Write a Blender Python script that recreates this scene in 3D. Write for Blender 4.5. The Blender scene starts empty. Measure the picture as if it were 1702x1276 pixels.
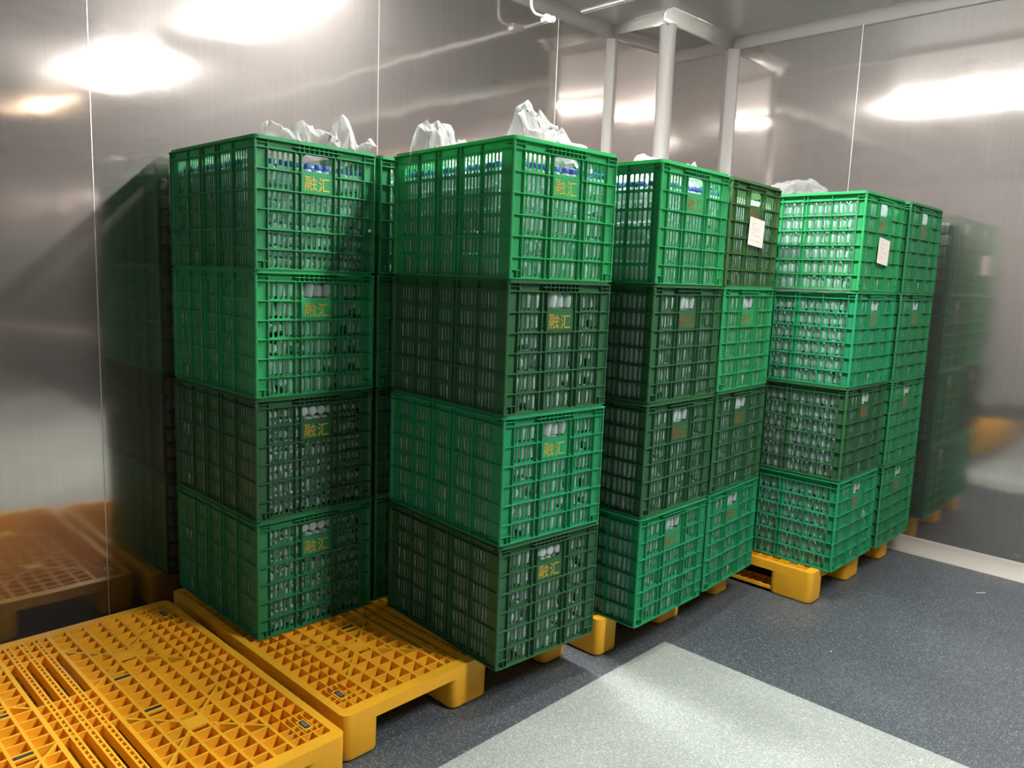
import bpy, bmesh, math, random
from mathutils import Matrix, Vector, noise
random.seed(7)
sc = bpy.context.scene
COL = sc.collection
R_ = math.radians

# ------------------------------------------------------------------ camera
cam_d = bpy.data.cameras.new('camera'); cam = bpy.data.objects.new('camera', cam_d); COL.objects.link(cam)
cam_d.sensor_width = 36.0; cam_d.lens = 27.152; cam_d.clip_start = 0.02
RM = ((0.6986649879, 0.0735069823, -0.7116628121), (-0.7145020872, 0.1228470866, -0.6887636464), (0.0367967660, 0.9896996094, 0.1383498506))
m4 = Matrix(RM).to_4x4(); m4.translation = Vector((-1.21217, -2.34100, 1.42860)); cam.matrix_world = m4
sc.camera = cam
# ------------------------------------------------------------------ world, exposure
w = bpy.data.worlds.new('world'); sc.world = w; w.use_nodes = True
w.node_tree.nodes['Background'].inputs[0].default_value = (0.5, 0.5, 0.5, 1)
w.node_tree.nodes['Background'].inputs[1].default_value = 0.02
sc.view_settings.view_transform = 'Standard'; sc.view_settings.look = 'None'
sc.view_settings.exposure = 0.42; sc.view_settings.gamma = 1.0; sc.view_settings.use_curve_mapping = False
LAMP_STRENGTH = 320.0
LAMP_COLOR = (1.0, 0.955, 0.91, 1)
sc.cycles.max_bounces = 6; sc.cycles.diffuse_bounces = 4; sc.cycles.glossy_bounces = 4; sc.cycles.transparent_max_bounces = 4
sc.cycles.blur_glossy = 1.0; sc.cycles.sample_clamp_indirect = 8.0

# ------------------------------------------------------------------ helpers
class MB:
    def __init__(s): s.v = []; s.f = []
    def face(s, pts):
        b = len(s.v); s.v += [tuple(p) for p in pts]; s.f.append(tuple(range(b, b + len(pts))))
    def box(s, x0, x1, y0, y1, z0, z1):
        b = len(s.v)
        s.v += [(x0,y0,z0),(x1,y0,z0),(x1,y1,z0),(x0,y1,z0),(x0,y0,z1),(x1,y0,z1),(x1,y1,z1),(x0,y1,z1)]
        s.f += [tuple(b+i for i in q) for q in ((3,2,1,0),(4,5,6,7),(0,1,5,4),(1,2,6,5),(2,3,7,6),(3,0,4,7))]
    def obar(s, x0, y0, x1, y1, wd, z0, z1):            # a bar between two plan points
        dx, dy = x1-x0, y1-y0; l = math.hypot(dx, dy); nx, ny = -dy/l*wd/2, dx/l*wd/2
        pl = [(x0-nx,y0-ny),(x1-nx,y1-ny),(x1+nx,y1+ny),(x0+nx,y0+ny)]
        s.loft([[(x,y,z0) for x,y in pl], [(x,y,z1) for x,y in pl]])
    def loft(s, rings, cap=True, close=True):
        b = len(s.v); n = len(rings[0])
        for r in rings: s.v += [tuple(p) for p in r]
        for i in range(len(rings)-1):
            for j in range(n if close else n-1):
                k = (j+1) % n
                s.f.append((b+i*n+j, b+i*n+k, b+(i+1)*n+k, b+(i+1)*n+j))
        if cap:
            s.f.append(tuple(b+j for j in reversed(range(n)))); s.f.append(tuple(b+(len(rings)-1)*n+j for j in range(n)))
    def lathe(s, prof, n=12, at=(0,0,0), mat=None, cap=True):
        rings = []
        for r, z in prof:
            rg = []
            for j in range(n):
                a = 2*math.pi*j/n; p = Vector((r*math.cos(a), r*math.sin(a), z))
                if mat: p = mat @ p
                rg.append((p.x+at[0], p.y+at[1], p.z+at[2]))
            rings.append(rg)
        s.loft(rings, cap)
    def tube(s, pts, r, n=10):
        rings = []
        for i, p in enumerate(pts):
            p = Vector(p); a = Vector(pts[max(i-1,0)]); c = Vector(pts[min(i+1,len(pts)-1)])
            t = (c-a).normalized(); u = t.orthogonal().normalized() if i == 0 else (u - t*u.dot(t)).normalized()
            q = t.cross(u)
            rings.append([tuple(p+u*r*math.cos(2*math.pi*j/n)+q*r*math.sin(2*math.pi*j/n)) for j in range(n)])
        s.loft(rings)
    def mesh(s, name, smooth=False):
        me = bpy.data.meshes.new(name); me.from_pydata(s.v, [], s.f); me.update()
        if smooth: me.polygons.foreach_set('use_smooth', [True]*len(me.polygons))
        return me
def rr(hx, hy, r, n=4, cx=0, cy=0):                     # rounded rectangle outline, counter-clockwise
    out = []
    for sx, sy, a0 in ((1,1,0),(-1,1,90),(-1,-1,180),(1,-1,270)):
        for i in range(n+1):
            a = R_(a0+90*i/n); out.append((cx+sx*(hx-r)+r*math.cos(a), cy+sy*(hy-r)+r*math.sin(a)))
    return out
def link(name, me, mat=None, parent=None, loc=(0,0,0), rot=(0,0,0), own=True):
    o = bpy.data.objects.new(name, me); COL.objects.link(o); o.location = loc; o.rotation_euler = rot
    if parent: o.parent = parent
    if mat:
        if not me.materials: me.materials.append(mat)
        if own: o.material_slots[0].link = 'OBJECT'; o.material_slots[0].material = mat
    return o
def tag(o, label, cat, group=None, kind=None):
    if label: o['label'] = label
    if cat: o['category'] = cat
    if group: o['group'] = group
    if kind: o['kind'] = kind
    return o
def empty(name, loc=(0,0,0), rz=0, parent=None):
    o = bpy.data.objects.new(name, None); COL.objects.link(o); o.location = loc; o.rotation_euler = (0,0,rz)
    o.empty_display_size = 0.1
    if parent: o.parent = parent
    return o
def struct(name, mb, mat, label=None, smooth=False, parent=None):
    o = link(name, mb.mesh(name, smooth), mat, parent)
    if parent is None: o['kind'] = 'structure'
    if label: o['label'] = label
    return o

# ------------------------------------------------------------------ materials
def mat_new(name):
    m = bpy.data.materials.new(name); m.use_nodes = True
    nt = m.node_tree; return m, nt, nt.nodes['Principled BSDF']
def plain(name, col, rough=0.5, metal=0.0, spec=0.5):
    m, nt, b = mat_new(name)
    b.inputs['Base Color'].default_value = (*col, 1); b.inputs['Roughness'].default_value = rough
    b.inputs['Metallic'].default_value = metal; b.inputs['Specular IOR Level'].default_value = spec
    return m
def obj_coord(nt, scale=(1,1,1)):
    t = nt.nodes.new('ShaderNodeTexCoord'); mp = nt.nodes.new('ShaderNodeMapping'); mp.inputs['Scale'].default_value = scale
    nt.links.new(t.outputs['Object'], mp.inputs['Vector']); return mp.outputs['Vector']
def ramp(nt, src, stops):
    r = nt.nodes.new('ShaderNodeValToRGB'); nt.links.new(src, r.inputs['Fac'])
    el = r.color_ramp.elements
    while len(el) < len(stops): el.new(0.5)
    for e, (p, c) in zip(el, stops): e.position = p; e.color = (*c, 1) if len(c) == 3 else c
    return r.outputs['Color']
def nz(nt, vec, scale, detail=2.0):
    n = nt.nodes.new('ShaderNodeTexNoise'); n.inputs['Scale'].default_value = scale; n.inputs['Detail'].default_value = detail
    nt.links.new(vec, n.inputs['Vector']); return n.outputs['Fac']
def steel(name, col, rough, metal=1.0, stretch=(30, 30, 0.5), haze=0.0, aniso=0.0, wavy=0.0):
    m, nt, b = mat_new(name)
    v = obj_coord(nt, stretch); f = nz(nt, v, 6.0, 3.0)
    c = ramp(nt, f, [(0.3, [x*0.96 for x in col]), (0.7, [min(1, x*1.04) for x in col])]); nt.links.new(c, b.inputs['Base Color'])
    v2 = obj_coord(nt, (0.8, 0.8, 0.8)); f2 = nz(nt, v2, 1.2, 1.0)
    mr = nt.nodes.new('ShaderNodeMapRange'); nt.links.new(f2, mr.inputs['Value'])
    mr.inputs['To Min'].default_value = rough*0.9; mr.inputs['To Max'].default_value = rough*1.1
    nt.links.new(mr.outputs[0], b.inputs['Roughness']); b.inputs['Metallic'].default_value = metal
    if wavy:                                             # sheet metal is never quite flat
        f3 = nz(nt, obj_coord(nt), 3.2, 1.5); bp = nt.nodes.new('ShaderNodeBump'); bp.inputs['Strength'].default_value = wavy; bp.inputs['Distance'].default_value = 0.006
        nt.links.new(f3, bp.inputs['Height']); nt.links.new(bp.outputs[0], b.inputs['Normal'])
    if aniso:
        tg = nt.nodes.new('ShaderNodeTangent'); tg.direction_type = 'RADIAL'; tg.axis = 'Z'
        nt.links.new(tg.outputs[0], b.inputs['Tangent']); b.inputs['Anisotropic'].default_value = aniso
    if haze:                                             # brushed sheet: a sharp lobe over a wide hazy one
        g = nt.nodes.new('ShaderNodeBsdfPrincipled'); nt.links.new(c, g.inputs['Base Color'])
        g.inputs['Metallic'].default_value = metal; g.inputs['Roughness'].default_value = 0.55
        mx = nt.nodes.new('ShaderNodeMixShader'); mx.inputs[0].default_value = haze
        nt.links.new(b.outputs[0], mx.inputs[1]); nt.links.new(g.outputs[0], mx.inputs[2])
        nt.links.new(mx.outputs[0], nt.nodes['Material Output'].inputs['Surface'])
    return m
M_WALL = steel('brushed_steel', (0.535, 0.502, 0.484), 0.082, haze=0.17, aniso=0.80, wavy=0.35)
M_PAINT = steel('painted_panel', (0.55, 0.55, 0.54), 0.5, 0.0)
M_CEIL = steel('ceiling_panel', (0.46, 0.455, 0.44), 0.28, 0.6)
M_TRIM = plain('anodised_trim', (0.56, 0.55, 0.53), 0.32, 0.45)
M_SKIRT = plain('skirting_white', (0.78, 0.75, 0.69), 0.35, 0.2)
M_SEAM = plain('panel_seam', (0.85, 0.82, 0.78), 0.3, 0.6)
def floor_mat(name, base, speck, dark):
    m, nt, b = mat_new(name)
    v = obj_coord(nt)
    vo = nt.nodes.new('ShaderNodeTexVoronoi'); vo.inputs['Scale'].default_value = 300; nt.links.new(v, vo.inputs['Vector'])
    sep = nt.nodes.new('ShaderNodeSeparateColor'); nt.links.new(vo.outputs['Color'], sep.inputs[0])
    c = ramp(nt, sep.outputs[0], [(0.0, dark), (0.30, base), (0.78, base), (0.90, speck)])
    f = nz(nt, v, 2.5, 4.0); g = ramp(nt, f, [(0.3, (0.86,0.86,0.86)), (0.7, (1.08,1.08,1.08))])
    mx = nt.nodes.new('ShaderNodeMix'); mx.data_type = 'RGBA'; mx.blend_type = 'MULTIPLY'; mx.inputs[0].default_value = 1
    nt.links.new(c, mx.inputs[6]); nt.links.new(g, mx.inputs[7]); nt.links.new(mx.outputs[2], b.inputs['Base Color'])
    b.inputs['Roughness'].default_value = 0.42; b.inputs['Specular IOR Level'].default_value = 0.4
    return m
M_FLOOR = floor_mat('dark_speckled_vinyl', (0.066, 0.083, 0.097), (0.21, 0.24, 0.26), (0.038, 0.048, 0.057))
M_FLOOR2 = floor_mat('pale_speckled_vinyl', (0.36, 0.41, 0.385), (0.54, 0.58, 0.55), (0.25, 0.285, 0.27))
def plastic(name, col, trans=0.38, rough=0.38, var=0.06):
    m, nt, b = mat_new(name)
    v = obj_coord(nt); f = nz(nt, v, 9.0, 3.0)
    c = ramp(nt, f, [(0.3, [x*(1-var) for x in col]), (0.7, [x*(1+var) for x in col])])
    nt.links.new(c, b.inputs['Base Color']); b.inputs['Roughness'].default_value = rough
    b.inputs['Specular IOR Level'].default_value = 0.4
    if trans > 0:
        t = nt.nodes.new('ShaderNodeBsdfTranslucent'); nt.links.new(c, t.inputs['Color'])
        mx = nt.nodes.new('ShaderNodeMixShader'); mx.inputs[0].default_value = trans
        nt.links.new(b.outputs[0], mx.inputs[1]); nt.links.new(t.outputs[0], mx.inputs[2])
        nt.links.new(mx.outputs[0], nt.nodes['Material Output'].inputs['Surface'])
    return m
GREENS = {
    'bright green': plastic('crate_bright_green', (0.050, 0.445, 0.165)),
    'mid green': plastic('crate_mid_green', (0.052, 0.330, 0.135)),
    'teal green': plastic('crate_teal_green', (0.038, 0.420, 0.185)),
    'dark green': plastic('crate_dark_green', (0.054, 0.190, 0.083)),
    'olive green': plastic('crate_olive_green', (0.075, 0.195, 0.066)),
}
M_YEL = plastic('pallet_yellow', (0.93, 0.480, 0.026), 0.06, 0.42, 0.05)
M_TAG = plain('dark_label_plate', (0.035, 0.035, 0.04), 0.4)
M_TAGLINE = plain('label_plate_print', (0.16, 0.17, 0.18), 0.5)
M_GOLD = plain('gold_ink', (0.80, 0.50, 0.06), 0.35, 0.2)
M_RUST = plain('worn_red_ink', (0.27, 0.10, 0.03), 0.5)
M_BLUE = plastic('blue_cap', (0.085, 0.190, 0.56), 0.2, 0.35)
M_WHITE = plain('white_pvc', (0.82, 0.82, 0.80), 0.4)
M_PAPERINK = plain('faint_ink', (0.42, 0.38, 0.34), 0.8)
M_PAPER = plain('note_paper', (0.80, 0.76, 0.70), 0.8)
def film(name, col, opa_face, opa_edge, rough, transl=0.5):
    """thin clear plastic: part of the light passes, more is caught where the sheet is seen edge-on (Fresnel)"""
    m, nt, b = mat_new(name)
    b.inputs['Base Color'].default_value = (*col, 1); b.inputs['Roughness'].default_value = rough
    b.inputs['Specular IOR Level'].default_value = 1.0
    t = nt.nodes.new('ShaderNodeBsdfTranslucent'); t.inputs['Color'].default_value = (*col, 1)
    mx = nt.nodes.new('ShaderNodeMixShader'); mx.inputs[0].default_value = transl
    nt.links.new(b.outputs[0], mx.inputs[1]); nt.links.new(t.outputs[0], mx.inputs[2])
    tr = nt.nodes.new('ShaderNodeBsdfTransparent'); tr.inputs['Color'].default_value = (0.96, 0.98, 0.97, 1)
    lw = nt.nodes.new('ShaderNodeLayerWeight'); lw.inputs['Blend'].default_value = 0.5
    mr = nt.nodes.new('ShaderNodeMapRange'); nt.links.new(lw.outputs['Facing'], mr.inputs['Value'])
    mr.inputs['To Min'].default_value = opa_face; mr.inputs['To Max'].default_value = opa_edge
    m2 = nt.nodes.new('ShaderNodeMixShader'); nt.links.new(mr.outputs[0], m2.inputs[0])
    nt.links.new(tr.outputs[0], m2.inputs[1]); nt.links.new(mx.outputs[0], m2.inputs[2])
    nt.links.new(m2.outputs[0], nt.nodes['Material Output'].inputs['Surface'])
    return m
M_VIAL = film('clear_vial_plastic', (0.76, 0.95, 0.91), 0.45, 0.98, 0.04, 0.25)  # green tint in the colour stands in for light tinted by the crate walls
M_BAG = film('clear_bag_film', (0.93, 0.93, 0.92), 0.03, 0.32, 0.07, 0.45)
def emit(name, col, strength):
    m, nt, b = mat_new(name); nt.nodes.remove(b)
    e = nt.nodes.new('ShaderNodeEmission'); e.inputs[0].default_value = col; e.inputs[1].default_value = strength
    nt.links.new(e.outputs[0], nt.nodes['Material Output'].inputs['Surface']); return m
M_LAMP = emit('lamp_diffuser', LAMP_COLOR, LAMP_STRENGTH)

# ------------------------------------------------------------------ room
XL, XR, YB, YF, ZC = -3.93, 3.33, 0.72, -8.60, 2.93     # side walls, wall behind the stacks, wall behind the camera, ceiling
b = MB(); b.box(XL-.1, XR+.1, YF-.1, YB+.1, -0.10, 0.0); struct('floor', b, M_FLOOR, 'dark grey speckled vinyl floor')
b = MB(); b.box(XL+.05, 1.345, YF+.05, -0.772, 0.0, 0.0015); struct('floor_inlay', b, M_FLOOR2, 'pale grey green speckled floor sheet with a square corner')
b = MB(); b.box(XL-.1, XR+.1, YF-.1, YB+.1, ZC, ZC+.10); ceil = struct('ceiling', b, M_CEIL, 'grey metal panel ceiling')
def panel_wall(name, label, cuts, fixed, axis, inward, mat=None):
    root = empty(name); root['kind'] = 'structure'; root['label'] = label
    for a, c in zip(cuts[:-1], cuts[1:]):               # each steel sheet is a piece of its own, a few mm apart
        g = 0.0015; p = MB()
        lo, hi = min(fixed, fixed-inward*.08), max(fixed, fixed-inward*.08)
        if axis == 'x': p.box(a+g, c-g, lo, hi, 0, ZC)
        else: p.box(lo, hi, a+g, c-g, 0, ZC)
        link('wall_panel', p.mesh('wall_panel'), mat or M_WALL, root)
        if c != cuts[-1]:
            s = MB()
            lo2, hi2 = sorted((fixed-inward*.01, fixed+inward*.0015))
            if axis == 'x': s.box(c-.0014, c+.0014, lo2, hi2, 0, ZC)
            else: s.box(lo2, hi2, c-.0014, c+.0014, 0, ZC)
            link('seam_strip', s.mesh('seam_strip'), M_SEAM, root)
    return root
panel_wall('wall_left', 'brushed stainless steel panel wall behind the stacks', [XL, -2.70, -1.47, -0.24, 0.99, 2.22, 2.72], YB, 'x', -1)
panel_wall('wall_right', 'brushed stainless steel panel wall beside the right stacks', [YF, -7.82, -6.61, -5.40, -4.19, -2.98, -1.76, -0.545, 0.25], XR, 'y', -1)
panel_wall('wall_back', 'brushed stainless steel wall behind the camera', [XL, -2.7, -1.5, -.3, .9, 2.1, XR], YF, 'x', 1)
panel_wall('wall_side', 'grey painted panel wall left of the camera', [YF, -7.6, -6.4, -5.2, -4., -2.8, -1.6, -.4, YB], XL, 'y', 1, M_PAINT)
# boxed-in corner pillar
PA, PB, PC = (2.72, 0.72), (2.665, 0.275), (3.33, 0.25)
pil = empty('wall_pillar'); pil['kind'] = 'structure'; pil['label'] = 'boxed steel pillar in the room corner'
b = MB(); b.loft([[(2.72,.80,z), (PB[0],PB[1],z), (PC[0],PC[1],z), (3.41,.25,z), (3.41,.80,z)] for z in (0, ZC)]); link('pillar_casing', b.mesh('pillar_casing'), M_WALL, pil)
def vround(name, pts, n=6):                             # vertical cove or corner profile from a plan outline
    b = MB(); b.loft([[(x,y,z) for x, y in pts] for z in (0.0, ZC-.055)]); o = link(name, b.mesh(name, True), M_TRIM); o['kind'] = 'structure'
    for pl in o.data.polygons: pl.use_smooth = abs(pl.normal.z) < .5
    return o
def cove_plan(cx, cy, sx, sy, r=.058, n=7):             # concave quarter filling a corner at cx,cy; open towards sx,sy
    pts = [(cx, cy), (cx+sx*r, cy)]
    for i in range(n+1):
        a = R_(90*i/n); pts.append((cx+sx*(r-r*math.sin(a)), cy+sy*(r-r*math.cos(a))))
    return pts
o = vround('trim_1', cove_plan(2.716, .72, -1, -1)); o['label'] = 'rounded metal cove between the wall and the pillar'
o = vround('trim_2', cove_plan(3.33, .253, -1, -1)); o['label'] = 'rounded metal cove between the pillar and the right wall'
cc = [(PB[0]+.030+.048*math.cos(R_(a)), PB[1]+.030+.048*math.sin(R_(a))) for a in range(0, 360, 20)]
o = vround('trim_3', cc); o['label'] = 'rounded metal corner profile on the pillar edge'
# coves where walls meet the ceiling and the floor
def run_cove(name, p0, p1, inx, iny, z, up, r, mat, label):
    b = MB(); prof = []
    for i in range(9):
        a = R_(90*i/8); prof.append((r-r*math.sin(a), r-r*math.cos(a)))
    rings = []
    for (x, y) in (p0, p1):
        rings.append([(x, y, z), (x+inx*r, y+iny*r, z)] + [(x+inx*u, y+iny*u, z+up*v) for u, v in prof])
    b.loft(rings); o = link(name, b.mesh(name, True), mat); o['kind'] = 'structure'; o['label'] = label
    return o
run_cove('trim_4', (XL, YB), (2.72, YB), 0, -1, ZC, -1, .066, M_TRIM, 'ceiling cove along the left wall')
run_cove('trim_5', (2.72, YB), (2.665, .275), -1, 0, ZC, -1, .066, M_TRIM, 'ceiling cove on the pillar side')
run_cove('trim_6', (2.60, .275), (XR, .25), 0, -1, ZC, -1, .066, M_TRIM, 'ceiling cove on the pillar front')
run_cove('trim_7', (XR, .25), (XR, YF), -1, 0, ZC, -1, .066, M_TRIM, 'ceiling cove along the right wall')
run_cove('baseboard_right', (XR, .25), (XR, YF), -1, 0, 0, 1, .080, M_SKIRT, 'pale coved skirting along the right wall')
run_cove('baseboard_left', (XL, YB), (2.72, YB), 0, -1, 0, 1, .045, M_SKIRT, 'pale coved skirting along the left wall')
b = MB(); b.box(2.335, 2.345, YF, YB-.06, ZC-.006, ZC+.002); b.box(2.358, 2.368, YF, YB-.06, ZC-.006, ZC+.002)
o = link('trim_8', b.mesh('trim_8'), M_WHITE); o['kind'] = 'structure'; o['label'] = 'pale double seam strip across the ceiling'

# ------------------------------------------------------------------ ceiling lamps
M_LAMP_DIM = emit('lamp_diffuser_dim', (1.0, 0.72, 0.48, 1), LAMP_STRENGTH*0.06)
def lamp(y, label, glow):
    root = empty('ceiling_lamp', (1.10, y, ZC)); tag(root, label, 'lamp', 'ceiling strip lamps')
    b = MB(); b.loft([[(x, yy, z) for x, yy in rr(hx, .60, .01, 2)] for z, hx in ((0, .075), (-.018, .075), (-.032, .06))])
    link('lamp_body', b.mesh('lamp_body'), M_WHITE, root)
    b = MB(); b.loft([[(x, yy, z) for x, yy in rr(hx, .56, .01, 2)] for z, hx in ((-.0325, .034), (-.052, .034), (-.062, .020))])
    link('diffuser', b.mesh('diffuser'), glow, root)
lamp(-0.56, 'ceiling strip lamp above the crate stacks', M_LAMP); lamp(-2.73, 'middle ceiling strip lamp', M_LAMP); lamp(-4.90, 'dim warm ceiling strip lamp farthest from the stacks', M_LAMP_DIM)

# ------------------------------------------------------------------ pallets
def pallet_meshes():
    H = 0.15; m = {}
    d = MB(); zt, zb = H, H-.034
    def bx(x0, x1, y0, y1, top=zt, bot=zb): d.box(x0, x1, y0, y1, bot, top)
    # rim of the deck with rounded corners
    o1, o2 = rr(.5, .6, .026, 5), rr(.476, .558, .006, 5)
    for z, flip in ((zt, 0), (zb, 1)):
        for j in range(len(o1)):
            k = (j+1) % len(o1); q = [(*o1[j],z),(*o1[k],z),(*o2[k],z),(*o2[j],z)]; d.face(q[::-1] if flip else q)
    for o, z0, flip in ((o1, H-.040, 0), (o2, zb, 1)):
        for j in range(len(o)):
            k = (j+1) % len(o); q = [(*o[j],z0),(*o[k],z0),(*o[k],zt),(*o[j],zt)]; d.face(q[::-1] if flip else q)
    XS = [.1365, .193, .2495, .306, .3625]; P = .0525
    for s in (-1, 1):
        def sb(a, c, y0, y1, top=zt, bot=zb): bx(min(s*a, s*c), max(s*a, s*c), y0, y1, top, bot)
        sb(.074, .086, -.56, .56)                                       # beam beside the long openings
        for i, x in enumerate(XS): sb(x-.0042, x+.0042, -.56, .56, zt-.0002*(i % 2))
        for x in (.400, .438): sb(x-.0016, x+.0016, -.56, .56, zt-.0006)
        for k in range(-10, 11):
            y = k*P; sb(.08, .3625, y-.0034, y+.0034, zt-.0004); sb(.3625, .478, y-.0017, y+.0017, zt-.0008)
        for sy in (-1, 1):                                              # solid squares with their braces
            cx, cy = .2215, sy*.262
            sb(cx-.030, cx+.030, cy-.028, cy+.028, zt+.0002, zt-.006)
            for ex, ey in ((.08, .108), (.366, .108), (.08, .418), (.366, .418)):
                d.obar(s*cx, cy, s*ex, sy*ey, .0075, zt-.02, zt-.0003)
            for ey in (.445, .525):                                     # small cells around the corner plate
                pass
            for x in (.419, .457): sb(x-.0013, x+.0013, sy*.4725-.055, sy*.4725+.075 if sy > 0 else sy*.4725+.055, zt-.001)
            for k in (9.5,): sb(.3625, .478, sy*k*P-.0013, sy*k*P+.0013, zt-.0012)
            sb(.425, .451, sy*.482-.027, sy*.482+.027, zt-.0001, zt-.006)
            sb(.137, .192, sy*.118-.016, sy*.118+.016, zt-.0001, zt-.006)
        # closed underside of the cells
        sb(.08, .478, -.56, .56, zb+.002, zb-.003)
    for k in range(-2, 3): bx(-.08, .08, k*P-.0025, k*P+.0025, zt-.0005)
    for sy in (-1, 1):
        for y in (.42, .4725, .525): bx(-.08, .08, sy*y-.0025, sy*y+.0025, zt-.0005)
        bx(-.08, .08, min(sy*.42, sy*.56), max(sy*.42, sy*.56), zb+.002, zb-.003)
    bx(-.08, .08, -.105, .105, zb+.002, zb-.003)
    m['deck'] = d.mesh('pallet_deck')
    sl = MB()                                                           # perforated slat: two rails with rungs
    for s in (-1, 1): sl.box(s*.0068-.0028, s*.0068+.0028, -.56, .56, zb, zt-.0003)
    y = -.545
    while y < .56: sl.box(-.0068, .0068, y-.004, y+.004, zb, zt-.0015); y += .027
    sl.box(-.0068, .0068, -.56, .56, zb, zb+.008)
    m['slat'] = sl.mesh('pallet_slat')
    def leg(hx, hy):
        b = MB(); prof = [(0.0, .010), (.006, .003), (.012, .0015), (H-.034, 0)]
        b.loft([[(x, y2, z) for x, y2 in rr(hx-i, hy-i, .026, 5)] for z, i in prof]); me = b.mesh('pallet_leg', True)
        me.set_sharp_from_angle(angle=R_(40)); return me
    m['leg'] = {(a, c): leg({0: .0815, 1: .0635}[a], {0: .09, 1: .10}[c]) for a in (0, 1) for c in (0, 1)}
    r = MB(); r.box(-.052, .052, -.58, .58, .003, .014); r.box(-.052, -.046, -.58, .58, .003, .030); r.box(.046, .052, -.58, .58, .003, .030)
    y = -.56
    while y < .58: r.box(-.05, .05, y-.003, y+.003, .003, .028); y += .036
    m['runner'] = r.mesh('pallet_runner')
    t = MB(); t.loft([[(x, y2, z) for x, y2 in rr(.0085, .0205, .002, 2)] for z in (H-.0002, H+.0012)]); m['tag'] = t.mesh('pallet_tag')
    t = MB()
    t.box(-.005, .005, -.014, .014, H+.0012, H+.0015); m['print'] = t.mesh('pallet_tag_print')
    t = MB(); t.loft([[(x, y2, z) for x, y2 in rr(.0235, .0065, .002, 2)] for z in (H-.0002, H+.0012)]); m['strip'] = t.mesh('pallet_strip')
    return m
PM = pallet_meshes()
def pallet(cx, cy, rz, label, detail=True):
    root = empty('plastic_pallet', (cx, cy, 0), rz); tag(root, label, 'pallet', 'yellow plastic pallets')
    link('deck', PM['deck'], M_YEL, root)
    for x in (-.042, 0, .042): link('slat', PM['slat'], M_YEL, root, (x, 0, 0))
    for ix in (-1, 0, 1):
        for iy in (-1, 0, 1):
            link('leg', PM['leg'][(abs(ix), abs(iy))], M_YEL, root, (ix*.4365, iy*.50, 0))
        link('runner', PM['runner'], M_YEL, root, (ix*.4365, 0, 0))
    for sx in (-1, 1):
        for sy in (-1, 1):
            t = link('label_plate', PM['tag'], M_TAG, root, (sx*.438, sy*.482, 0)); link('print_panel', PM['print'], M_TAGLINE, t)
            link('label_strip', PM['strip'], M_TAG, root, (sx*.1645, sy*.118, 0))
pallet(-0.580, -0.055, 0.010, 'empty yellow pallet lying beside the steel wall at the left')
pallet(0.460, 0.020, 0.004, 'yellow pallet under the leftmost stack, its deck half uncovered')
pallet(1.530, -0.076, 0.0, 'yellow pallet under the third stack, only its front legs showing')
pallet(2.645, -0.418, 0.0, 'yellow pallet with open side runner under the two right stacks')

# ------------------------------------------------------------------ crates
CW, CL, CH = 0.4787, 0.6620, 0.423
ROWS = [(.004,.064),(.067,.1280),(.131,.1920),(.195,.2555),(.2585,.3195),(.3225,.3840)]
T = .003
def hole_cell(mb, u0, u1, z0, z1, a, bh, r, n=3, cu=None, cz=None):
    """panel cell with a rounded opening: front and back skins and the cut edge"""
    cu = (u0+u1)/2 if cu is None else cu; cz = (z0+z1)/2 if cz is None else cz
    pts = []                                                             # from bottom centre up the left side to top centre
    for i in range(n+1):
        t = R_(90*i/n); pts.append((-(a-r)-r*math.sin(t), -(bh-r)-r*math.cos(t)))
    for i in range(n+1):
        t = R_(90*i/n); pts.append((-(a-r)-r*math.cos(t), (bh-r)+r*math.sin(t)))
    L = [(cu+x, cz+z) for x, z in [(0, -bh)]+pts+[(0, bh)]]; Rr = [(2*cu-x, z) for x, z in L]
    left = L + [(cu, z1), (u0, z1), (u0, z0), (cu, z0)]; right = Rr + [(cu, z1), (u1, z1), (u1, z0), (cu, z0)]
    mb.face([(u, 0, z) for u, z in left]); mb.face([(u, T, z) for u, z in reversed(left)])
    mb.face([(u, 0, z) for u, z in reversed(right)]); mb.face([(u, T, z) for u, z in right])
    loop = L + Rr[::-1][1:-1]
    for i in range(len(loop)):
        p, q = loop[i], loop[(i+1) % len(loop)]; mb.face([(p[0],0,p[1]),(p[0],T,p[1]),(q[0],T,q[1]),(q[0],0,q[1])])
def solid(mb, u0, u1, z0, z1):
    if u1-u0 < 1e-5 or z1-z0 < 1e-5: return
    mb.face([(u0,0,z0),(u1,0,z0),(u1,0,z1),(u0,0,z1)]); mb.face([(u0,T,z0),(u0,T,z1),(u1,T,z1),(u1,T,z0)])
def slotted(mb, hw, cols, rows, slot_w, skip=lambda c, r: False, rad=None):
    zprev = 0.0
    for ri, (z0, z1) in enumerate(rows):
        solid(mb, -hw, hw, zprev, z0); zprev = z1; u = -hw
        for ci, (c0, c1, n) in enumerate(cols):
            solid(mb, u, c0, z0, z1); u = c1
            if skip(ci, ri): continue
            pw = (c1-c0)/n
            for k in range(n):
                hole_cell(mb, c0+k*pw, c0+(k+1)*pw, z0, z1, slot_w/2, (z1-z0)/2-.0035, rad or slot_w/2*.98, 2 if rad else 3)
        solid(mb, u, hw, z0, z1)
    solid(mb, -hw, hw, zprev, CH-.012)
PRO = .0105                                                              # how far ribs stand out
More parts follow.
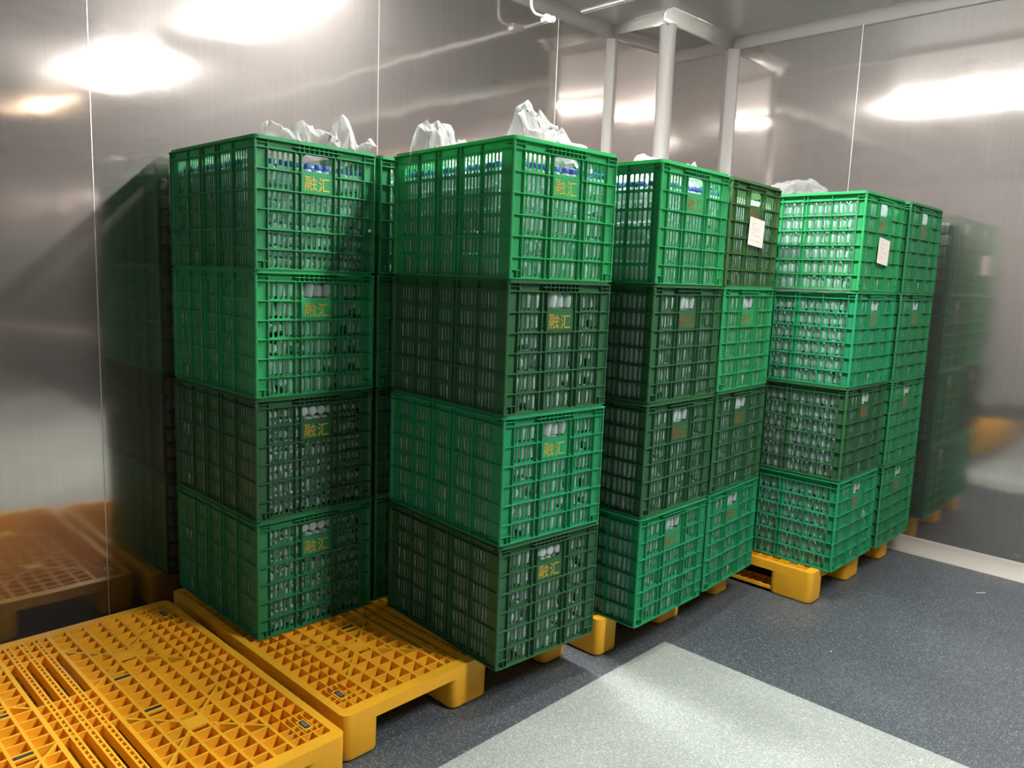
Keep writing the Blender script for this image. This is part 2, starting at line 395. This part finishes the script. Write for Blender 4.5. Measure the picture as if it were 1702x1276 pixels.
def make_front():
    hw = CW/2-.0165; mb = MB(); e = CW/2; hr = CW/2-.0058
    cols = [(-e+.056, -e+.151, 5), (-e+.155, -e+.174, 1), (-.0625, .0625, 6), (e-.174, e-.155, 1), (e-.151, e-.056, 5)]
    slotted(mb, hw, cols, ROWS, .0130, lambda c, r: c == 2 and r >= 4)
    # handle opening above the name plate
    hole_cell(mb, -.0625, .0625, .330, .384, .056, .0262, .018, 4)
    solid(mb, -.0625, .0625, .2585, .330); solid(mb, -.0625, .0625, .3195, .3225)
    ribs = MB()
    for z in (.0655, .1295, .1935, .257, .321):
        full = z in (.1295, .257)
        if z == .321:
            for s in (-1, 1): ribs.box(min(s*.066, s*hr), max(s*.066, s*hr), -PRO, 0, z-.0015, z+.0015)
        else: ribs.box(-hr, hr, -(PRO+.0015 if full else PRO), 0, z-.0016, z+.0016)
    ribs.box(-hr, hr, -PRO-.001, 0, .3845, .3875); ribs.box(-hr, hr, -PRO, 0, 0.0, .003)
    for s in (-1, 1):
        for u in (e-.0535, e-.153, e-.1755, .0645): ribs.box(s*u-.0013, s*u+.0013, -PRO, 0, .002, .3865)
        for u in (e-.037, ): ribs.box(s*u-.001, s*u+.001, -PRO, 0, .002, .026)
        ribs.box(min(s*(e-.05), s*hr), max(s*(e-.05), s*hr), -PRO, 0, .026, .0285)
        ribs.box(min(s*(e-.05), s*hr), max(s*(e-.05), s*hr), -PRO, 0, .399, .4013)
        ribs.box(s*(e-.0535)-.0012, s*(e-.0535)+.0012, -PRO, 0, .387, .411)
    for k in range(-4, 5): ribs.box(k*.0185-.001, k*.0185+.001, -.0125, 0, .3875, .411)
    ribs.box(-.092, .092, -.0150, 0, .3985, .4008)
    mb.v_off = len(mb.v); off = len(mb.v); mb.v += ribs.v; mb.f += [tuple(i+off for i in f) for f in ribs.f]
    return mb.mesh('crate_front')
def make_side(kind):
    hw = CL/2-.0165; mb = MB(); ribs = MB(); e = CL/2; hr = CL/2-.0058
    if kind == 1:
        x = -e+.060; cols = []
        for g in (.017, .035, .035, .017, 0):
            cols.append((x, x+.0855, 5)); x += .0855+g
        slotted(mb, hw, cols, ROWS, .0112)
        for z in (.1295, .257): ribs.box(-hr, hr, -PRO*.55, 0, z-.0022, z+.0022)
        for z in (.0655, .1935, .321): ribs.box(-hr, hr, -PRO*.25, 0, z-.0018, z+.0018)
        for (c0, c1, n), (d0, d1, _) in zip(cols[:-1], cols[1:]):
            if d0-c1 < .02: ribs.box(c1+.005, d0-.005, -PRO*.8, 0, .002, .411)
            else:
                for a in (c1+.004, d0-.010): ribs.box(a, a+.006, -PRO*.8, 0, .002, .411)
    else:
        cols = [(-e+a, -e+c, 5) for a, c in ((.044,.150),(.158,.262),(.283,.379),(.400,.504),(.512,.618))]
        slotted(mb, hw, cols, ROWS, .0158, rad=.0045)
        for z in (.0655, .1295, .1935, .257, .321): ribs.box(-hr, hr, -PRO, 0, z-.0015, z+.0015)
        for u in (.042, .154, .264, .281, .381, .398, .508, .620): ribs.box(-e+u-.0011, -e+u+.0011, -PRO, 0, .002, .411)
    ribs.box(-hr, hr, -PRO, 0, .3845, .3875); ribs.box(-hr, hr, -PRO, 0, 0, .003)
    for s in (-1, 1): ribs.box(min(s*(e-.045), s*hr), max(s*(e-.045), s*hr), -PRO, 0, .399, .4013)
    off = len(mb.v); mb.v += ribs.v; mb.f += [tuple(i+off for i in f) for f in ribs.f]
    return mb.mesh('crate_side')
def make_post():
    b = MB(); hx, hy = CW/2-.0055, CL/2-.0055; r = .0065; d = .0085; t = .003
    out = [(-hx+d, -hy)] ; n = 5
    arc = [(-hx+r-r*math.sin(R_(90*i/n)), -hy+r-r*math.cos(R_(90*i/n))) for i in range(n+1)]
    out = [(-hx+d, -hy)] + arc + [(-hx, -hy+d)]
    inn = [(-hx+t, -hy+d)] + [(-hx+t+(r-t)*(1-math.sin(R_(90*(n-i)/n))), -hy+t+(r-t)*(1-math.cos(R_(90*(n-i)/n)))) for i in range(n+1)] + [(-hx+d, -hy+t)]
    pl = out + inn
    b.loft([[(x, y, z) for x, y in pl[::-1]] for z in (.0, CH-.012)])
    # webs tying the post back to the slotted panels
    b.obar(-hx+.004, -hy+.004, -hx+.0125, -hy+.0125, .006, 0, CH-.012)
    return b.mesh('crate_post')
def frame(mb, hx, hy, r, wd, z0, z1, n=5):
    o = rr(hx, hy, r, n); i_ = rr(hx-wd, hy-wd, max(r-wd, .003), n)
    for j in range(len(o)):
        k = (j+1) % len(o)
        mb.face([(*o[j],z1),(*o[k],z1),(*i_[k],z1),(*i_[j],z1)]); mb.face([(*o[j],z0),(*i_[j],z0),(*i_[k],z0),(*o[k],z0)])
        mb.face([(*o[j],z0),(*o[k],z0),(*o[k],z1),(*o[j],z1)]); mb.face([(*i_[j],z1),(*i_[k],z1),(*i_[k],z0),(*i_[j],z0)])
def make_rim():
    b = MB(); frame(b, CW/2, CL/2, .020, .0215, CH-.0125, CH-.0095); frame(b, CW/2-.0075, CL/2-.0075, .018, .012, CH-.0095, CH)
    return b.mesh('crate_rim')
def make_base():
    b = MB(); frame(b, CW/2-.004, CL/2-.004, .018, .022, 0, .0035)
    b.box(-CW/2+.02, CW/2-.02, -CL/2+.02, CL/2-.02, .001, .004)
    for k in range(-4, 5): b.box(k*.048-.002, k*.048+.002, -CL/2+.02, CL/2-.02, .004, .008)
    return b.mesh('crate_base')
def strokes_mesh():
    rong = [[(.02,.95),(.50,.95)],[(.10,.83),(.42,.83),(.42,.67),(.10,.67),(.10,.83)],[(.04,.04),(.04,.54),(.48,.54),(.48,.04)],
            [(.16,.48),(.21,.37)],[(.36,.48),(.31,.37)],[(.13,.31),(.40,.31)],[(.26,.31),(.26,.06)],
            [(.57,.78),(.94,.78),(.94,.46),(.57,.46),(.57,.78)],[(.755,.98),(.755,.14)],[(.54,.11),(.95,.17)],[(.86,.29),(.98,.05)]]
    hui = [[(.08,.93),(.21,.80)],[(.02,.65),(.15,.54)],[(.03,.05),(.22,.38)],[(.95,.88),(.38,.88),(.38,.10),(.99,.10)]]
    b = MB(); h = .048
    for u0, wd, ch, th in ((-.049, .045, rong, .0019), (.006, .041, hui, .0026)):
        for st in ch:
            for p, q in zip(st[:-1], st[1:]):
                x0, z0, x1, z1 = u0+p[0]*wd, p[1]*h, u0+q[0]*wd, q[1]*h
                dx, dz = x1-x0, z1-z0; l = math.hypot(dx, dz); ux, uz = dx/l*th*.5, dz/l*th*.5; nx, nzz = -uz, ux
                a = [(x0-ux-nx, z0-uz-nzz), (x1+ux-nx, z1+uz-nzz), (x1+ux+nx, z1+uz+nzz), (x0-ux+nx, z0-uz+nzz)]
                b.loft([[(x, -.0008, z) for x, z in a], [(x, .0002, z) for x, z in a]])
    return b.mesh('crate_lettering')
ME = dict(front=make_front(), side1=make_side(1), side2=make_side(2), post=make_post(), rim=make_rim(), base=make_base(), letters=strokes_mesh())
b = MB(); b.loft([[(x, y, z) for x, z in rr(.0605, .0330, .002, 2)] for y in (.001, -.0030)]); ME['plate'] = b.mesh('crate_plate')
def crate(loc, rz, colour, side_kind, label, group, ink):
    root = empty('plastic_crate', loc, rz); tag(root, label, 'crate', group); mt = GREENS[colour]
    link('base_panel', ME['base'], mt, root); link('rim', ME['rim'], mt, root)
    for s in (0, 1):
        f = link('end_panel', ME['front'], mt, root, (0, (-1 if s == 0 else 1)*(CL/2-.0165), 0), (0, 0, math.pi*s))
        link('side_panel', ME['side%d' % side_kind], mt, root, ((-1 if s == 0 else 1)*(CW/2-.0165), 0, 0), (0, 0, -math.pi/2 if s == 0 else math.pi/2))
        if s == 0:
            p = link('name_plate', ME['plate'], mt, root, (0, -CL/2+.0165, .2935))
            link('lettering', ME['letters'], ink, p, (0, -.0032, -.0275))
    for s in (0, 1): link('corner_post', ME['post'], mt, root, (0, 0, 0), (0, 0, math.pi*s))
    return root
# mirrored posts for the two other corners
pm = MB(); src = ME['post']
pm.v = [(-v.co.x, v.co.y, v.co.z) for v in src.vertices]; pm.f = [tuple(reversed(p.vertices)) for p in src.polygons]; ME['post2'] = pm.mesh('crate_post_mirrored')

# ------------------------------------------------------------------ vials
VH = .0645
PROF = [(.0125,0),(.0160,.0015),(.0168,.004),(.0168,.036),(.0155,.042),(.0115,.0475),(.0095,.050),(.0095,.056),(.0112,.0575),(.0112,.0625),(.0095,.0635)]
def vial_mesh(n=10):
    b = MB(); b.lathe(PROF, n); return b.mesh('vial', True)
b = MB(); b.lathe([(.0125,.050),(.0132,.051),(.0132,.0650),(.0118,.0665)], 10); CAPMESH = b.mesh('vial_cap', True)
VIAL = vial_mesh(12)
def vial_spots(rnd=None, rows=6, z0=.0075, pitch=.0652):
    """(position, matrix) of every vial near the open sides of one crate and of its top layer"""
    out = []; fr = []
    hx, hy = CW/2-.0195, CL/2-.0195
    for r in range(rows):
        z = z0+r*pitch
        def add(x, y, lst, lay=False):
            if lay: mt = Matrix.Rotation(R_(90+rnd.uniform(-6, 6)), 3, 'X') @ Matrix.Rotation(R_(rnd.uniform(-5, 5)), 3, 'Y')
            else: mt = Matrix.Rotation(R_(rnd.uniform(-7, 7)), 3, 'X') @ Matrix.Rotation(R_(rnd.uniform(-7, 7)), 3, 'Y')
            lst.append((Vector((x+rnd.uniform(-.001, .001), y+rnd.uniform(-.001, .001), z)), mt, r))
        for layer in (0, 1):
            y = -hy+(.018 if layer == 0 else .088); off = .5*layer
            for k in range(12):
                if layer == 0 and 0 < k < 11 and r < rows-1 and rnd.random() < .30:      # a vial lying with its mouth or bottom to the slots
                    flip = rnd.random() < .6
                    mt = Matrix.Rotation(R_(90 if flip else -90), 3, 'X') @ Matrix.Rotation(R_(rnd.uniform(-6, 6)), 3, 'Y')
                    fr.append((Vector((-hx+.021+k*.0352, -hy+.002+(VH if flip else 0), z+.0175+rnd.uniform(0, .025))), mt, r))
                elif layer == 0 or 2 < k < 9: add(-hx+.021+(k+off)*.0352, y, fr if layer == 0 else out)
            x = -hx+.018+layer*.0325
            for k in range(layer, 17): add(x, -hy+.054+(k+off)*.0352, out)
        for k in range(12): add(-hx+.021+k*.0352, hy-.018, out)
        for k in range(1, 16): add(hx-.018, -hy+.054+k*.0352, out)
    z = z0+(rows-1)*pitch
    for i in range(2, 10):
        for j in range(2, 15):
            out.append((Vector((-hx+.03+i*.0355, -hy+.05+j*.0355, z)), Matrix.Identity(3), rows-1))
    return fr, out
def lying_front(rnd):
    """front layer of vials lying on their sides, mouths or bottoms to the slots"""
    hx, hy = CW/2-.0195, CL/2-.0195; out = []
    for r in range(10):
        for k in range(12):
            x = -hx+.021+(k+.5*(r % 2))*.0345; z = .024+r*.0372
            if x > hx-.016: continue
            flip = rnd.random() < .55
            mt = Matrix.Rotation(R_(90 if flip else -90), 3, 'X') @ Matrix.Rotation(R_(rnd.uniform(-7, 7)), 3, 'Y')
            y = -hy+.002+(VH if flip else .0)+rnd.uniform(0, .004)
            out.append((Vector((x, y, z)), mt, 9))
    return out
def fill_mesh(name, spots, caps_row=None, n=8):
    b = MB(); c = MB()
    for p, mt, r in spots:
        b.lathe(PROF, n, p, mt)
        if caps_row is not None and r == caps_row: c.lathe([(.0125,.050),(.0132,.051),(.0132,.0650),(.0118,.0665)], n, p, mt)
    nv = len(b.f); off = len(b.v); b.v += c.v; b.f += [tuple(i+off for i in f) for f in c.f]
    me = b.mesh(name, True); me.materials.append(M_VIAL); me.materials.append(M_BLUE)
    idx = [0]*nv + [1]*(len(b.f)-nv); me.polygons.foreach_set('material_index', idx)
    return me
rnd = random.Random(3)
FR, REST = vial_spots(rnd)
FR5, REST5 = vial_spots(rnd, 5, .0095, .0702)
FILL = {
    'up': fill_mesh('vials_upright', FR+REST), 'upcap': fill_mesh('vials_capped', FR5+REST5, 4), 'up5': fill_mesh('vials_low', FR5+REST5),
    'rest': fill_mesh('vials_inner', REST), 'restcap': fill_mesh('vials_inner_capped', REST5, 4),
    'lying': fill_mesh('vials_lying', lying_front(rnd)+REST),
    'lyingcap': fill_mesh('vials_lying_capped', [q for q in lying_front(rnd) if q[0].z < .25]+[q for q in FR5 if q[2] == 4]+REST5, 4),
}

# ------------------------------------------------------------------ stacks
STACKS = [  # name, centre, yaw, side kind, phrase, colours top to bottom, fills top to bottom
 ('A', (0.2393, 0.3329), 0.0, 1, 'leftmost stack', ['mid green','bright green','dark green','mid green'], ['lyingcap','up','lying','lying']),
 ('G', (0.7360, 0.3500), 0.0, 1, 'shadowed stack between the two leftmost', ['mid green','mid green','dark green','mid green'], ['up5','up','up','up']),
 ('B', (0.7271, -0.3781), -0.0719, 1, 'second stack from left', ['bright green','dark green','teal green','dark green'], ['restcap','rest','rest','rest']),
 ('C', (1.3079, -0.4774), 0.0026, 2, 'third stack from left', ['bright green','dark green','dark green','teal green'], ['upcap','up','up','up']),
 ('E', (1.7938, -0.4593), 0.0454, 2, 'fourth stack from left', ['olive green','bright green','dark green','teal green'], ['up5','up','up','up']),
 ('D', (2.4625, -0.7444), -0.0105, 2, 'second stack from right', ['bright green','teal green','dark green','teal green'], ['up']*4),
 ('F', (2.9670, -0.7617), -0.0076, 2, 'rightmost stack', ['mid green','mid green','mid green','mid green'], ['up']*4),
]
LEVEL = ['topmost', 'second-from-top', 'third-from-top', 'bottom']
ORD = ['first', 'second', 'third', 'fourth', 'fifth', 'sixth', 'seventh', 'eighth', 'ninth', 'tenth', 'eleventh', 'twelfth']
JIT = random.Random(11)
CR = {}
for nm, (cx, cy), yaw, sk, phrase, cols, fills in STACKS:
    for lv in range(4):
        z = .1515 + (3-lv)*CH
        dx, dy, da = (0, 0, 0) if lv == 3 else (JIT.uniform(-.002, .002), JIT.uniform(-.002, .002), JIT.uniform(-.003, .003))
        ink = M_GOLD if nm in 'ABG' else M_RUST
        root = crate((cx+dx, cy+dy, z), yaw+da, cols[lv], sk, f'{cols[lv]} slotted crate, {LEVEL[lv]} in the {phrase}', 'green slotted crates of vials', ink)
        for s in (0, 1): link('corner_post', ME['post2'], GREENS[cols[lv]], root, (0, 0, 0), (0, 0, math.pi*s))
        CR[nm, lv] = root
        fo = link('vials', FILL[fills[lv]], None, None, (cx+dx, cy+dy, z), (0, 0, yaw+da))
        tag(fo, f'clear plastic vials packed in the {LEVEL[lv]} crate of the {phrase}', 'vials', kind='stuff')
# the front vials of the nearest stack one by one
MB_ = [s for s in STACKS if s[0] == 'B'][0]
for lv in range(4):
    root = CR['B', lv]; base = Matrix.Translation(root.location) @ Matrix.Rotation(root.rotation_euler.z, 4, 'Z')
    capped = lv == 0
    spots = FR5 if capped else FR
    for p, mt, r in spots:
        if lv == 3 and r == 5 and abs(p.x) < .07:
            mt2 = Matrix.Rotation(R_(-90), 3, 'X'); p2 = Vector((p.x, -CL/2+.0225, .3535))
        else: mt2, p2 = mt, p
        mw = base @ (Matrix.Translation(p2) @ mt2.to_4x4())
        o = link('vial', VIAL, M_VIAL, own=False); o.matrix_world = mw
        cap = capped and r == 4
        if cap: link('cap', CAPMESH, M_BLUE, o, own=False)
        kth = ORD[[q[0] for q in spots if q[2] == r].index(p)]
        if cap: tag(o, f'{kth} blue-capped vial from left, top row, topmost crate, second stack from left', 'vial', 'blue-capped vials of the topmost crate in the second stack')
        else: tag(o, f'{kth} clear vial from left, {ORD[r]} row up, {LEVEL[lv]} crate, second stack from left', 'vial', f'front vials of the {LEVEL[lv]} crate in the second stack')

# ------------------------------------------------------------------ plastic bags
def bag(name, x0, x1, y0, y1, zbase, peaks, label, seed, nx=34, ny=22, crease=.017, fall=None, sag=0.0):
    """crumpled clear film: a creased sheet raised into folds, thin and double sided"""
    v = []; f = []
    rng = random.Random(seed); ox, oy = rng.uniform(0, 50), rng.uniform(0, 50)
    for j in range(ny+1):
        for i in range(nx+1):
            a, c = i/nx, j/ny; x, y = x0+(x1-x0)*a, y0+(y1-y0)*c
            h = 0
            for px, py, hh, rx, ry in peaks:
                d = ((x-px)/rx)**2+((y-py)/ry)**2; h = max(h, hh*min(1, 1.35*(1-d**1.25))) if d < 1 else h
            n1 = noise.noise((x*16+ox, y*16+oy, 1.3)); n2 = abs(noise.noise((x*34+ox, y*34+oy, 7.7))); n3 = abs(noise.noise((x*11+oy, y*11+ox, 3.1)))
            k = crease*(1+h*9)
            z = zbase + h + k*(.7*n1 + 1.1*n2 - 1.6*n3) - sag*(1 if not fall else min(1, max(0, (y-fall[0]-.02)/.05)))
            e = .03*noise.noise((x*9+ox, y*9, 4.4))
            xx, yy = x+e+k*.8*noise.noise((x*25, y*25+oy, h*14)), y+.6*e+k*.8*noise.noise((x*25+ox, y*25, h*14+5))
            if fall and yy < fall[0]: z -= (fall[0]-yy)*fall[1]; yy = fall[0]-.012+.1*(yy-fall[0])
            v.append((xx, yy, max(z, zbase-.2)))
    for j in range(ny):
        for i in range(nx):
            q = j*(nx+1)+i; f.append((q, q+1, q+nx+2, q+nx+1))
    me = bpy.data.meshes.new(name); me.from_pydata(v, [], f); me.update()
    o = link(name, me, M_BAG, own=False); tag(o, label, 'plastic bag', 'crumpled clear bags on the crates')
    md = o.modifiers.new('thickness', 'SOLIDIFY'); md.thickness = .0006
    return o
ZT = .1515+4*CH
bag('plastic_bag', .04, .47, .0, .55, ZT+.004, [(.10,.06,.045,.09,.10),(.205,.05,.068,.055,.08),(.275,.07,.040,.10,.10),(.345,.06,.088,.06,.09),(.42,.05,.035,.07,.10)],
    'crumpled clear bag spilling over the front of the leftmost stack', 4, fall=(.012, 1.6), sag=.055)
bag('plastic_bag', .52, .94, -.38, -.10, ZT-.050, [(.605,-.16,.150,.085,.09),(.72,-.16,.095,.13,.09),(.85,-.15,.090,.09,.08)], 'clear bag with one rounded bulge at the back of the second stack', 9)
bag('plastic_bag', .54, .91, -.65, -.39, ZT-.050, [(.675,-.55,.160,.070,.09),(.73,-.56,.128,.070,.09),(.80,-.56,.105,.10,.08),(.87,-.58,.085,.08,.06)], 'tall pointed clear bag at the front of the second stack', 14)
bag('plastic_bag', 1.11, 1.50, -.76, -.20, ZT-.050, [(1.16,-.68,.068,.07,.08),(1.42,-.68,.080,.08,.07),(1.30,-.5,.05,.1,.1)], 'flat clear bag barely showing on the third stack', 21)
bag('plastic_bag', 2.24, 2.66, -.86, -.50, ZT+.004, [(2.36,-.68,.062,.12,.14),(2.48,-.66,.075,.12,.14)], 'wrinkled clear bag on top of the second stack from the right', 27)

# ------------------------------------------------------------------ small things
def note(root, u, z, wd, h, tilt, label, lines):
    mw = Matrix.Translation(root.location) @ Matrix.Rotation(root.rotation_euler.z, 4, 'Z') @ Matrix.Translation((u, -CL/2-.0008, z)) @ Matrix.Rotation(tilt, 4, 'Y')
    b = MB(); b.loft([[(x, y, zz) for x, zz in rr(wd/2, h/2, .001, 1)] for y in (0, -.0006)])
    o = link('paper_note', b.mesh('paper_note'), M_PAPER); o.matrix_world = mw; tag(o, label, 'note', 'paper notes on crates')
    rg = random.Random(int(z*1000)); b = MB()
    for i in range(lines):                                              # unreadable lines of handwriting
        zz = h*.40 - i*h*.8/lines; x = -wd*.34
        while x < wd*.3:
            l = rg.uniform(.003, .011); b.box(x, x+l, -.0009, -.0005, zz-.0009, zz+.0009); x += l+rg.uniform(.001, .006)
            if rg.random() < .12: break
    link('handwriting', b.mesh('handwriting'), M_PAPERINK, o)
note(CR['E', 0], -.004, .222, .140, .112, R_(4), 'white paper note hanging on the topmost crate of the fourth stack', 9)
note(CR['D', 0], -.004, .176, .130, .112, R_(5), 'white paper note on the topmost crate of the second stack from the right', 9)
b = MB(); b.box(-.006, .006, -.0006, 0, -.005, .005)
link('sticker', b.mesh('sticker'), M_PAPER, CR['A', 0], (CW/2-.03, -CL/2+.0055, .150))
# white conduit and sensor near the ceiling
s = empty('ceiling_sensor', (1.99, .60, 2.79)); tag(s, 'small white sensor on a bent white conduit high on the left wall', 'sensor')
b = MB(); pts = [(-.125, 0, .135), (-.125, 0, .05)] + [(-.125+.045*(1-math.cos(R_(a))), 0, .05-.045*math.sin(R_(a))) for a in range(15, 91, 15)] + [(-.02, 0, .008)]
b.tube(pts, .0075, 10); link('conduit', b.mesh('conduit', True), M_WHITE, s)
b = MB(); b.loft([[(x, y, z) for x, z in rr(.021, .019, .006, 3, -.008, .0)] for y in (.018, -.018)]); b.lathe([(.017,-.025),(.018,0),(.018,.04),(.015,.044)], 14, (.012, 0, .004), Matrix.Rotation(R_(80), 3, 'Y'))
hd = link('sensor_head', b.mesh('sensor_head'), M_WHITE, s)
b = MB(); b.lathe([(.008,.0),(.008,.003)], 12, (.055, 0, .0115), Matrix.Rotation(R_(80), 3, 'Y')); link('lens', b.mesh('lens'), M_TAG, hd)
# a loose strip of film caught under a crate, one in the slots, scraps on the floor
def strip(name, pts, wd, label, cat):
    b = MB(); rg = random.Random(5)
    vs = []
    for i, p in enumerate(pts):
        vs.append([(p[0], p[1]+rg.uniform(-.004, .004), p[2]-wd/2+rg.uniform(-.004, .004)), (p[0]+rg.uniform(-.004,.004), p[1]-.012+rg.uniform(-.006,.006), p[2]+rg.uniform(-.004, .004)), (p[0], p[1]+rg.uniform(-.004, .004), p[2]+wd/2+rg.uniform(-.004, .004))])
    n = len(vs); flat = [q for r in vs for q in r]; fs = []
    for i in range(n-1):
        for j in range(2): a = i*3+j; fs.append((a, a+1, a+4, a+3))
    me = bpy.data.meshes.new(name); me.from_pydata(flat, [], fs); o = link(name, me, M_BAG, own=False); tag(o, label, cat)
    md = o.modifiers.new('thickness', 'SOLIDIFY'); md.thickness = .0006
    return o
zz = .1515+3*CH
d0 = CR['D', 0].location
strip('film_strip', [(d0.x-CW/2-.004, d0.y-CL/2+.04+i*.03, zz-.004+.004*math.sin(i*1.7)) for i in range(15)], .022, 'thin strip of clear film caught under the top crate, second stack from right', 'film')
f0 = CR['D', 3].location
strip('film_strip', [(f0.x+.030+i*.012, f0.y-CL/2-.001-.004*(i % 2), f0.z+.225-.010*abs(i-1.5)) for i in range(4)], .040, 'small torn flap of clear film sticking out of a bottom crate near the right', 'film')
b = MB(); b.lathe([(.0035,0),(.004,.001),(.002,.0016)], 7, (1.776, -1.264, .0)); o = link('floor_scrap', b.mesh('floor_scrap'), M_WHITE); tag(o, 'tiny white round scrap on the dark floor', 'scrap')
b = MB(); b.obar(2.925, -1.50, 2.965, -1.53, .004, 0, .0012); o = link('floor_scrap', b.mesh('floor_scrap'), M_WHITE); tag(o, 'thin white sliver on the dark floor near the skirting', 'scrap')
